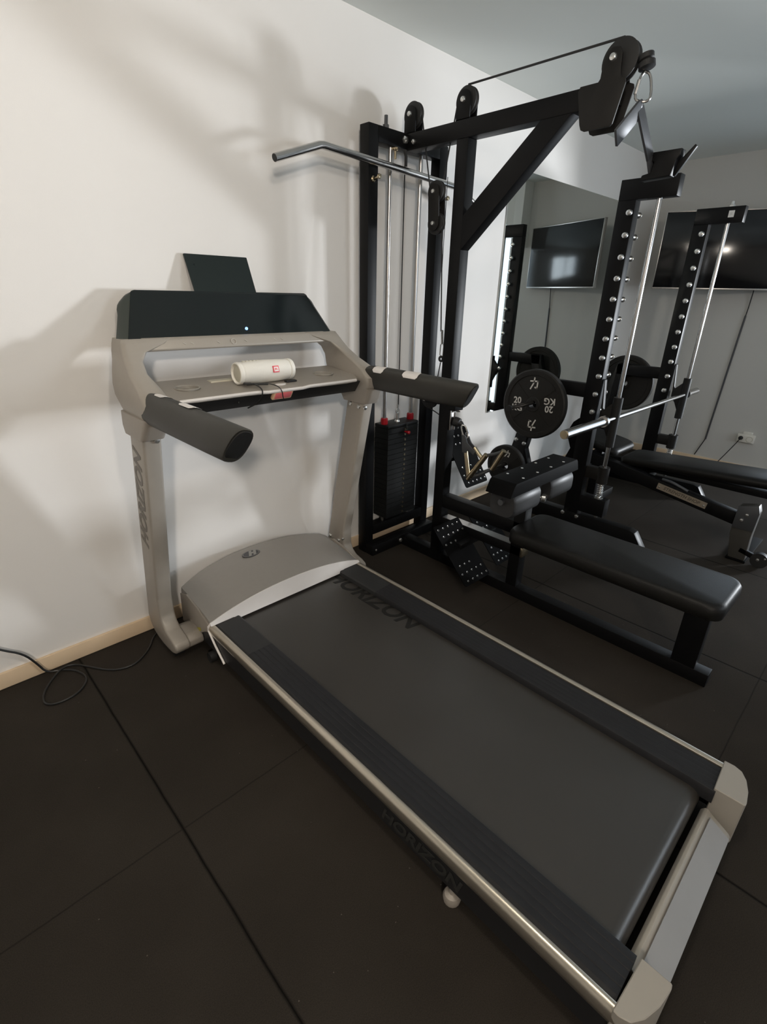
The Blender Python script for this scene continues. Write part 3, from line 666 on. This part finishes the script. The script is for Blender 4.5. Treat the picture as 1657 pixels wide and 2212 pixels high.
# carabiners
def carabiner(cx, cy, zt_, zb_, tilt=0., w=.014):
    h = zt_ - zb_; P = [(cx - w * .2, cy, zt_), (cx + w * .5, cy - .2 * tilt, zt_ - .1 * h), (cx + w, cy - tilt * .8, zb_ + .2 * h), (cx + w * .5, cy - tilt, zb_), (cx - w * .8, cy - tilt, zb_ + .05 * h), (cx - w * .7, cy - .3 * tilt, zt_ - .15 * h), (cx - w * .2, cy, zt_)]
    return MB().tube(P, .0042, 8, 2)
cb = thing('carabiner', 'chrome carabiner hanging from the beam end cable above the grey handle', 'carabiner', (XM, -1.17, 2.08), 'carabiners on the cable ends')
part('hook_loop', MB().tube([(XM + .002, -1.166, 2.1235), (XM + .012, -1.183, 2.115), (XM + .014, -1.196, 2.06), (XM + .008, -1.192, 2.040), (XM - .006, -1.172, 2.038), (XM - .012, -1.150, 2.050), (XM - .008, -1.158, 2.11), (XM + .002, -1.166, 2.1235)], .0044, 8, 2), 'chrome', cb)
part('gate_sleeve', MB().cyl((XM - .012, -1.152, 2.062), (XM - .009, -1.157, 2.100), .0062, n=10), 'chrome', cb)
cb = thing('carabiner', 'chrome carabiner hanging from the low pulley and holding the V-shaped row handle', 'carabiner', (XM, -.55, .79), 'carabiners on the cable ends')
part('hook_loop', MB().tube([(XM, -.540, .815), (XM + .012, -.556, .812), (XM + .014, -.580, .765), (XM + .004, -.578, .752), (XM - .010, -.566, .758), (XM - .010, -.545, .805), (XM, -.540, .815)], .0044, 8, 2), 'chrome', cb)
part('gate_sleeve', MB().cyl((XM + .013, -.562, .798), (XM + .014, -.574, .775), .0062, n=10), 'chrome', cb)

# grey close-grip pulldown handle on the upper carabiner
mg = thing('pulldown_handle', 'grey flat steel pulldown handle with a black grip, hanging at the beam end', 'handle', (XM, -1.18, 2.0))
def bar2(p, q, w, th): 
    p, q = V(p), V(q); d = (q - p).normalized(); n = V((0, 1, .15)); n = (n - d * n.dot(d)).normalized(); sd = d.cross(n)
    return (p + q) / 2, d * (q - p).length / 2, sd * w / 2, n * th / 2
A0 = V((XM, -1.172, 2.022)); Lf = V((1.985, -1.150, 1.925)); Rt = V((2.205, -1.186, 1.900))
mb = MB().obox(*bar2(Lf, A0, .056, .009), .001).obox(*bar2(A0, Rt, .036, .009), .001)
mb.obox(*bar2(Rt, Rt + V((.035, -.004, -.045)), .034, .009), .001).dome(A0 + V((0, 0, .012)), (0, -1, 0), .014, .006)
part('handle_frame', mb, 'steelgrey', mg)
for k, (gx, gy, gz) in ((1, (2.235, -1.190, 1.868)),):
    mb = MB().prism([(gy + .03, gz - .035), (gy - .075, gz - .030), (gy - .085, gz + .018), (gy - .095, gz + .030), (gy - .098, gz + .050), (gy + .012, gz + .050), (gy + .014, gz + .034), (gy - .010, gz + .018), (gy - .004, gz - .012), (gy + .026, gz - .018)], 'x', gx - .022, gx + .022, .003)
    mb.prism([(gy - .05, gz - .02), (gy - .128, gz + .062), (gy - .134, gz + .055), (gy - .080, gz - .028)], 'x', gx + .008, gx + .020, .001)
    part('grip', mb, 'paint', mg, 'black hand grip')

# V-shaped row handle hanging on the low carabiner
vh = thing('row_handle', 'warm chrome V-shaped double row handle hanging in front of the upper foot plate', 'handle', (XM, -.62, .68))
mb = MB()
for dx in (-.014, .014):
    mb = MB().prism([(-.556, .770), (-.580, .770), (-.596, .735), (-.650, .700), (-.640, .680), (-.605, .700), (-.590, .680), (-.568, .680)], 'x', XM + dx - .003, XM + dx + .003, .001)
    part('gusset', mb, 'steelgrey', vh)
part('frame_tube', MB().tube([(XM, -.576, .700), (XM, -.592, .630), (XM, -.610, .555)], .0115, 14), 'brass', vh)
part('frame_tube', MB().tube([(XM, -.632, .716), (XM, -.660, .690), (XM, -.690, .668)], .0105, 14), 'brass', vh)
for p, q in (((XM - .005, -.613, .542), (XM - .005, -.712, .698)), ((XM + .012, -.742, .625), (XM + .012, -.800, .735))):
    part('grip_bar', MB().cyl(p, q, .0135, n=16), 'brass', vh)
part('cross_tube', MB().tube([(XM, -.690, .668), (XM + .005, -.715, .695), (XM + .010, -.745, .705), (XM + .012, -.798, .730)], .008, 10), 'steelgrey', vh)
part('cross_tube', MB().tube([(XM, -.612, .548), (XM + .006, -.67, .575), (XM + .012, -.744, .628)], .008, 10), 'steelgrey', vh)

# ------------------------------------------------------------------ smith machine
X1, X2 = 3.10, 4.35; SW = .062; YC0, YC1 = -.787, -.691; YR = -.894
Q = thing('smith_machine', 'black smith machine rack with pegged uprights and chrome guide rods', 'smith machine', (3.75, -.8, 0))
pegs = [1.870 - .1095 * i for i in range(13)]
for n_, x in enumerate((X1, X2)):
    side = -1 if n_ == 0 else 1
    up = part('upright', MB().box(x, x + SW, YC0, YC1, .075, 1.912, .003), 'paint', Q)
    mb = MB().cyl((x - .010, -.767, 1.852), (x + SW + .062, -.767, 1.852), .0085, n=14).dome((x - .009, -.767, 1.852), (-1, 0, 0), .0165, .016).dome((x + SW + .058, -.767, 1.852), (1, 0, 0), .0155, .016)
    if n_ == 0:
        pg = part('peg', mb, 'bolt', up, 'bright zinc peg')
        for i in range(1, 11):
            again(pg, up, (0, 0, -.1065 * i))
    else:
        mb.bm.free()
        pg = part('peg', MB().cyl((x - .026, -.763, 1.852), (x + .002, -.763, 1.852), .013, n=14).dome((x - .025, -.763, 1.852), (-1, 0, 0), .0185, .014), 'bolt', up, 'bright zinc peg')
        for i in range(1, 11): again(pg, up, (0, 0, -.1065 * i))
    tb = part('top_beam', MB().box(x, x + SW, -.985, YC1, 1.912, 2.009, .003), 'paint', Q)
    if n_ == 1:
        part('sticker', MB().box(x - .0012, x - .0004, -.927, -.893, 1.945, 1.985).m(1).text('JE', .020, (x - .0014, -.910, 1.966), (0, -1, 0), (0, 0, 1), .0003), ['badgewhite', 'plateink'], tb, 'small white sticker')
        part('rod_nut', MB().lathe((x + SW / 2, YR, 2.009), (0, 0, 1), [(.018, 0), (.018, .012), (.010, .016), (.008, .034)], 6), 'bolt', tb)
    part('guide_rod', MB().cyl((x + SW / 2, YR, .20), (x + SW / 2, YR, 1.912), .0125, n=20), 'chrome', Q)
    # carriage sleeve with hook plate
    mb = MB().cyl((x + SW / 2, YR, .585), (x + SW / 2, YR, .888), .0275, n=24)
    mb.prism([(YR + .015, .86), (YR + .075, .80), (YR + .095, .98), (YR + .10, .985), (YR + .085, .79), (YR + .085, .745), (YR + .05, .700), (YR + .015, .630)], 'x', x + SW / 2 - .016, x + SW / 2 + .016, .002)
    part('carriage', mb, 'paint2', Q)
    mb = MB().cyl((x + SW / 2, YR, .345), (x + SW / 2, YR, .452), .034, n=24).box(x + .006, x + SW - .006, YR, YC0, .365, .44, .003)
    part('safety_stop', mb, 'paint2', Q)
    mb = MB(); hel = [(x + SW / 2 + .019 * math.cos(k * PI / 5), YR + .019 * math.sin(k * PI / 5), .250 + .0013 * k) for k in range(72)]
    part('rod_spring', mb.tube(hel, .0028, 6), 'bolt', Q)
    for z0_, r_ in ((.243, .028), (.338, .024)): part('washer', MB().cyl((x + SW / 2, YR, z0_), (x + SW / 2, YR, z0_ + .007), r_, n=20), 'bolt', Q)
    lo_ = part('rod_base', MB().box(x - .004, x + SW + .008, -.955, YC0, .130, .243, .003), 'paint', Q)
    part('rod_nut', MB().dome((x + .02, -.905, .130), (0, 0, -1), .016, .02, 6), 'bolt', lo_)
    pr = [(-.30, 0), (-.30, .105), (-1.130, .105), (-1.165, .095), (-1.230, .0)]
    br = part('base_rail', MB().prism(pr, 'x', x - .002, x + SW + .002, .003), 'paint', Q)
    bolts('base_bolt', [((x - .003, -.690, .088), (-1, 0, 0), .014, .012), ((x - .003, -.790, .088), (-1, 0, 0), .014, .012)], 'bolt', br)
    part('side_beam', MB().box(x + .004, x + SW - .004, YC1, -.36, .862, .945, .003), 'paint', Q)
    st_ = [(-.46, .945), (-.36, .945), (-.245, .52), (-.225, .44), (-.315, .225), (-.355, .105), (-.46, .105), (-.385, .32), (-.335, .45), (-.352, .53)]
    rs = part('rear_strut', MB().prism(st_, 'x', x + .004, x + SW - .004, .003), 'paint', Q)
    bolts('strut_bolt', [((x + .004, -.262, .505), (-1, 0, 0), .015, .012), ((x + .004, -.325, .488), (-1, 0, 0), .015, .012)], 'bolt', rs)
    if n_ == 0: part('gusset_plate', MB().prism([(-0.709, 0.742), (-0.681, 0.728), (-0.649, 0.699), (-0.629, 0.652), (-0.63, 0.591), (-0.657, 0.528), (-0.633, 0.463), (-0.608, 0.418), (-0.684, 0.417), (-0.746, 0.433)], 'x', x + .012, x + .022, .001), 'dimpaint', Q)
    # storage pegs pointing outwards
    xa, xb = (x + .004, 2.715) if side < 0 else (x + SW - .004, 4.72)
    pz = part('storage_peg', MB().cyl((xa, -.415, .800), (xb, -.415, .800), .0125, n=16), 'chrome', Q)
    part('peg_cap', MB().cyl((xb, -.415, .800), (xb + side * .012, -.415, .800), .019, n=16), 'rubber', pz)
    xb = 2.69 if side < 0 else 4.66
    pz = part('storage_peg', MB().cyl((xa, -.265, .345), (xb, -.265, .345), .0125, n=16), 'chrome', Q)
part('rear_crossbar', MB().box(X1 + SW, X2, -.36, -.30, .105, .165, .003), 'paint', Q)
bar = MB().cyl((2.972, YR - .002, .767), (4.41, YR - .002, .767), .0142, n=20)
sb = part('barbell', bar, 'chrome', Q)
for a, c_ in ((2.500, 2.960), (4.425, 4.66)):
    part('sleeve', MB().cyl((a, YR - .002, .767), (c_, YR - .002, .767), .0250, n=24).cyl((c_ if a < 3 else a - .012, YR - .002, .767), ((c_ if a < 3 else a - .012) + .022, YR - .002, .767), .033, n=24), 'chrome', sb)
part('sleeve_cap', MB().cyl((2.494, YR - .002, .767), (2.502, YR - .002, .767), .021, n=20), 'brass', sb)

# weight plates on the storage pegs
def plate(cx, cy, cz, R, side, th, words, rot=0., bore=.026):
    prof = [(bore, 0), (R * .20, 0), (R * .22, .004), (R * .82, .006), (R * .84, 0), (R * .96, -.001), (R, .005), (R, th - .005), (R * .96, th), (R * .84, th), (R * .82, th - .005), (R * .22, th - .004), (R * .2, th), (bore, th), (bore, 0)]
    mb = MB().loft([mb_ring for mb_ring in [MB().ring(V((cx, cy, cz)) + V((-side * h, 0, 0)), (side, 0, 0), r_, 56) for r_, h in prof]], cap=False)
    for a in (.6, 2.3, 3.75, 5.4):
        pass
    o, c = finish('weight_plate', mb, 'iron', angle=.5); o.location = c; WL[o.name] = c
    xd = V((0, -1, 0)) if side < 0 else V((0, 1, 0)); yd = V((0, 0, 1))
    xr = xd * math.cos(rot) + yd * math.sin(rot); yr = -xd * math.sin(rot) + yd * math.cos(rot); fx = V((cx + side * -.0055, cy, cz))
    wb = MB(); ll = R * .30
    for sg in (1, -1):
        wb.strokes([[(a * ll, b_ * ll) for a, b_ in ln_] for ln_ in LI], fx + yr * (sg * R * .60), xr * sg, yr * sg, R * .040, .0016)
        if words:
            o2 = fx - xr * (sg * R * .52)
            wb.text(words, R * .26, o2 + yr * (sg * R * .08), xr * sg, yr * sg, .0014, 0, .0012).text('KG', R * .26, o2 - yr * (sg * R * .14), xr * sg, yr * sg, .0014, 0, .0012)
    for a in (.75, 2.45, 3.9, 5.6):                # raised spokes
        p = fx + V((0, math.cos(a), math.sin(a))) * R * .24; q = fx + V((0, math.cos(a), math.sin(a))) * R * .80
        part('rib', MB().beam(p, q, .006, .005, up=(1, 0, 0)), 'iron', o)
    part('lettering', wb, 'plateink', o, 'pale raised lettering')
    return o
# bore rests on the peg: centre of plate hangs slightly below the peg
tag(plate(2.985, -.415, .7875, .222, -1, .045, '20', .06), 'large black iron plate marked 20 KG on the upper peg, nearest the cable machine', 'weight plate', 'iron plates on the rack pegs')
tag(plate(2.985, -.265, .3325, .148, -1, .035, '', -.1), 'small black iron plate on the lower peg behind the thigh pads', 'weight plate', 'iron plates on the rack pegs')
tag(plate(4.470, -.415, .7875, .222, 1, .045, '20', 0.), 'large black iron plate on the far upper peg, between the two rack uprights', 'weight plate', 'iron plates on the rack pegs')

# ------------------------------------------------------------------ adjustable bench
B = thing('adjustable_bench', 'black adjustable weight bench with steel name plate inside the rack', 'bench', (3.65, -1.25, 0))
mb = MB().loft([[(p[0], p[1], z + (-(p[1] + .86)) * .055) for p in rrect(3.475 + i, 3.785 - i, -1.98 + i, -.845 - i, .05, 5)] for z, i in ((.395, .012), (.402, .003), (.425, 0), (.440, .008), (.446, .02))])
part('back_pad', mb, 'pad', B, angle=.9)
mb = MB().loft([[(p[0], p[1], z + (p[1] + .83) * .18) for p in rrect(3.46 + i, 3.81 - i, -.825 + i, -.49 - i, .05, 5)] for z, i in ((.430, .012), (.437, .003), (.460, 0), (.475, .008), (.481, .02))])
part('seat_pad', mb, 'pad', B, angle=.9)
part('pad_frame', MB().box(3.59, 3.67, -1.75, -.60, .355, .394, .003), 'paint', B)
sp0, sp1 = V((3.445, -.62, .415)), V((3.445, -1.66, .235))
part('main_rail', MB().beam(sp0, sp1, .06, .075, b=.003), 'paint', B)
d = (sp1 - sp0).normalized(); n_ = V((-1, 0, 0)); u_ = n_.cross(d); u_ = u_ if u_.z > 0 else -u_
cc = V((3.4135, -1.288, .3035))
mb = MB().obox(cc, d * .150, u_ * .020, n_ * .0012)
mb.m(1).text('STRENGTH SHOP', .028, cc + n_ * .0016, d, u_, .0004, .2, .0006).m(2)
for k in (-1, 1): mb.dome(cc + d * .136 * k + n_ * .001 + u_ * -.004, n_, .006, .004)
part('name_plate', mb, ['plateplate', 'plateword', 'bolt'], B, 'steel name plate with dark lettering')
lg = [(-1.600, .334), (-1.690, .358), (-1.704, .318), (-1.700, .160), (-1.706, .012), (-1.622, .012), (-1.594, .160)]
fl_ = part('front_leg', MB().prism(lg, 'x', 3.40, 3.47, .003), 'legsheen', B)
part('leg_collar', MB().prism([(-1.598, .336), (-1.692, .362), (-1.706, .318), (-1.702, .205), (-1.595, .20)], 'x', 3.392, 3.40, .001), 'steelgrey', fl_)  # lighter grey: light on the upper leg put into the colour
bolts('leg_bolt', [((3.392, -1.650, .295), (-1, 0, 0), .010, .008), ((3.392, -1.632, .258), (-1, 0, 0), .011, .009)], 'bolt', fl_)
part('front_foot', MB().box(3.39, 3.85, -1.715, -1.612, 0, .014, .003), 'dimpaint', B)
mb = MB().cyl((3.39, -1.775, .045), (3.425, -1.775, .045), .045, n=24)
wh = part('wheel', mb, 'rubber', B)
bolts('wheel_bolt', [((3.39, -1.768, .050), (-1, 0, 0), .010, .008), ((3.39, -1.80, .066), (-1, 0, 0), .007, .006)], 'bolt', wh)
part('wheel_arm', MB().beam((3.41, -1.665, .075), (3.41, -1.775, .045), .02, .03, b=.002), 'paint', B)
part('rear_foot', MB().box(3.44, 3.94, -.68, -.61, 0, .06, .003), 'paint', B)
part('rear_post', MB().box(3.60, 3.67, -.675, -.615, .06, .42, .003), 'paint', B)
for a_ in ((3.44, 3.65, -1.05, -1.00, .325, .372), (3.44, 3.65, -1.66, -1.61, .21, .26)): part('cross_link', MB().box(*a_, .003), 'paint', B)
part('adjust_lever', MB().tube([(3.42, -1.16, .375), (3.40, -1.22, .378), (3.40, -1.27, .362), (3.40, -1.32, .345)], .009, 8, 1), 'steelgrey', B)

# ------------------------------------------------------------------ television, cable and socket on the grey wall
yw = math.radians(22); tl = V((4.985, -.267, 1.806)); td = V((math.sin(yw), -math.cos(yw), 0)); tn = V((-math.cos(yw), -math.sin(yw), 0)); up = V((0, 0, 1))
TW, TH = 1.02, .575; tcn = tl + td * TW / 2
TV = thing('television', 'flat black television angled out from the grey wall on its bracket', 'television', tcn - tn * .03)
part('screen', MB().obox(tcn, td * (TW / 2 - .006), up * (TH / 2 - .008), tn * .002, .0005), 'screen', TV)
mb = MB()
mb.obox(tcn - tn * .014 - up * (TH / 2 - .004), td * TW / 2, up * .006, tn * .017, .001).obox(tcn - tn * .014 + up * (TH / 2 - .003), td * TW / 2, up * .003, tn * .017, .001)
for k in (-1, 1): mb.obox(tcn - tn * .014 + td * k * (TW / 2 - .003), td * .003, up * TH / 2, tn * .017, .001)
part('bezel', mb, 'brushed', TV)
part('back_shell', MB().obox(tcn - tn * .022, td * (TW / 2 - .01), up * (TH / 2 - .01), tn * .015, .002), 'blackplastic', TV)
mb = MB().obox(tcn - tn * .045 , td * .12, up * .12, tn * .008, .001)
wm = V((XF - .012, tcn.y - .02, tcn.z)); mb.box(XF - .022, XF - .001, tcn.y - .12, tcn.y + .10, tcn.z - .11, tcn.z + .11, .001).beam(tcn - tn * .05, wm, .04, .05)
part('wall_bracket', mb, 'blackplastic', TV)
pc_ = [(XF - .02, -.935, 1.54), (XF - .008, -.930, 1.40), (XF - .006, -.925, 1.31)]
tc_ = thing('television_cable', 'dark cable and slim conduit running down the grey wall below the television', 'cable', (XF, -.9, .8))
part('upper_cable', MB().tube(pc_, .004, 6, 1), 'cable', tc_)
part('conduit', MB().tube([(XF - .007, -.925, 1.32), (XF - .007, -.885, .235)], .0075, 8), 'steelgrey', tc_)
part('lower_cable', MB().tube([(XF - .007, -.885, .24), (XF - .007, -.865, .18), (XF - .008, -.83, .075)], .004, 6, 1), 'cable', tc_)
sk = thing('wall_socket', 'white double wall socket low on the grey wall with a plug in it', 'socket', (XF, -1.19, .31))
part('socket_box', MB().box(XF - .028, XF, -1.262, -1.128, .272, .345, .006).box(XF - .02, XF, -1.235, -1.165, .345, .365, .003), 'white', sk)
part('outlet', MB().lathe((XF - .028, -1.225, .305), (-1, 0, 0), [(.026, -.004), (.026, .001), (.022, .001), (.020, -.006), (.0005, -.006)], 24), 'cream', sk)
pgk = thing('power_plug', 'dark power plug with thin cord pushed into the white wall socket', 'plug', (XF - .03, -1.160, .31))
part('plug_body', MB().lathe((XF - .029, -1.160, .310), (-1, 0, 0), [(.017, 0), (.018, .004), (.015, .022), (.008, .03)], 18), 'rubber', pgk)
part('cord', MB().tube([(XF - .055, -1.160, .305), (XF - .05, -1.14, .26), (XF - .03, -1.11, .20), (XF - .02, -1.06, .10), (XF - .03, -1.02, .02)], .0035, 6, 2), 'cable', pgk)

# ------------------------------------------------------------------ lights
def area(name, loc, target, sx, sy, power, col, shape='RECTANGLE', spread=PI):
    l = bpy.data.lights.new(name, 'AREA'); l.shape = shape; l.size = sx; l.size_y = sy; l.energy = power; l.color = col; l.spread = spread
    o = bpy.data.objects.new(name, l); C.objects.link(o); o.location = loc
    o.rotation_euler = (V(target) - V(loc)).to_track_quat('-Z', 'Y').to_euler(); return o
# daylight through the glazed door and through the window
area('door_daylight', (XF + 3.5, -4.8, 1.2), (1, 0, 1.2), 0.65, 0.75, 530, (.92, .96, 1.0))
area('window_daylight', (3.5, YB - .30, 1.5), (3.4, 0, 1.3), 1.6, 1.1, 34, (.84, .92, 1.0))
# warm ceiling lamp above the treadmill, just outside the picture
l = bpy.data.lights.new('ceiling_lamp', 'POINT'); l.energy = 23; l.color = (1.0, .90, .79); l.shadow_soft_size = .07
o = bpy.data.objects.new('ceiling_lamp', l); C.objects.link(o); o.location = (.45, -1.75, 2.36)
# added warm fill spot further back, brightens the lower left wall
l = bpy.data.lights.new('warm_fill_spot', 'SPOT'); l.energy = 212; l.color = (1.0, .90, .79); l.shadow_soft_size = .12; l.spot_size = math.radians(130); l.spot_blend = 1.
o = bpy.data.objects.new('warm_fill_spot', l); C.objects.link(o); o.location = (-1.25, -4.1, 2.38)
o.rotation_euler = (V((.2, 0, .6)) - V(o.location)).to_track_quat('-Z', 'Y').to_euler()

w = bpy.data.worlds.new('sky'); S.world = w; w.use_nodes = True
bg = w.node_tree.nodes['Background']; bg.inputs[0].default_value = (.72, .86, 1.0, 1); bg.inputs[1].default_value = 1.9

# ------------------------------------------------------------------ camera
F_PX = 1089.988
R = ((.71952, -.694143, .021365), (-.262018, -.299831, -.917305), (.643146, .654421, -.397613))
right, down, fwd = V(R[0]), V(R[1]), V(R[2])
cam = bpy.data.cameras.new('camera'); co = bpy.data.objects.new('camera', cam); C.objects.link(co)
up_, back = -down, -fwd
co.matrix_world = Matrix(((right.x, up_.x, back.x, 0.), (right.y, up_.y, back.y, -2.096037), (right.z, up_.z, back.z, 1.43), (0, 0, 0, 1)))
cam.sensor_fit = 'HORIZONTAL'; cam.sensor_width = 36; cam.lens = F_PX / 1657 * 36; cam.clip_start = .02
S.camera = co
S.view_settings.view_transform = 'Standard'; S.view_settings.look = 'None'; S.view_settings.exposure = 0
S.cycles.use_denoising = True
S.cycles.max_bounces = 10; S.cycles.diffuse_bounces = 5; S.cycles.glossy_bounces = 5
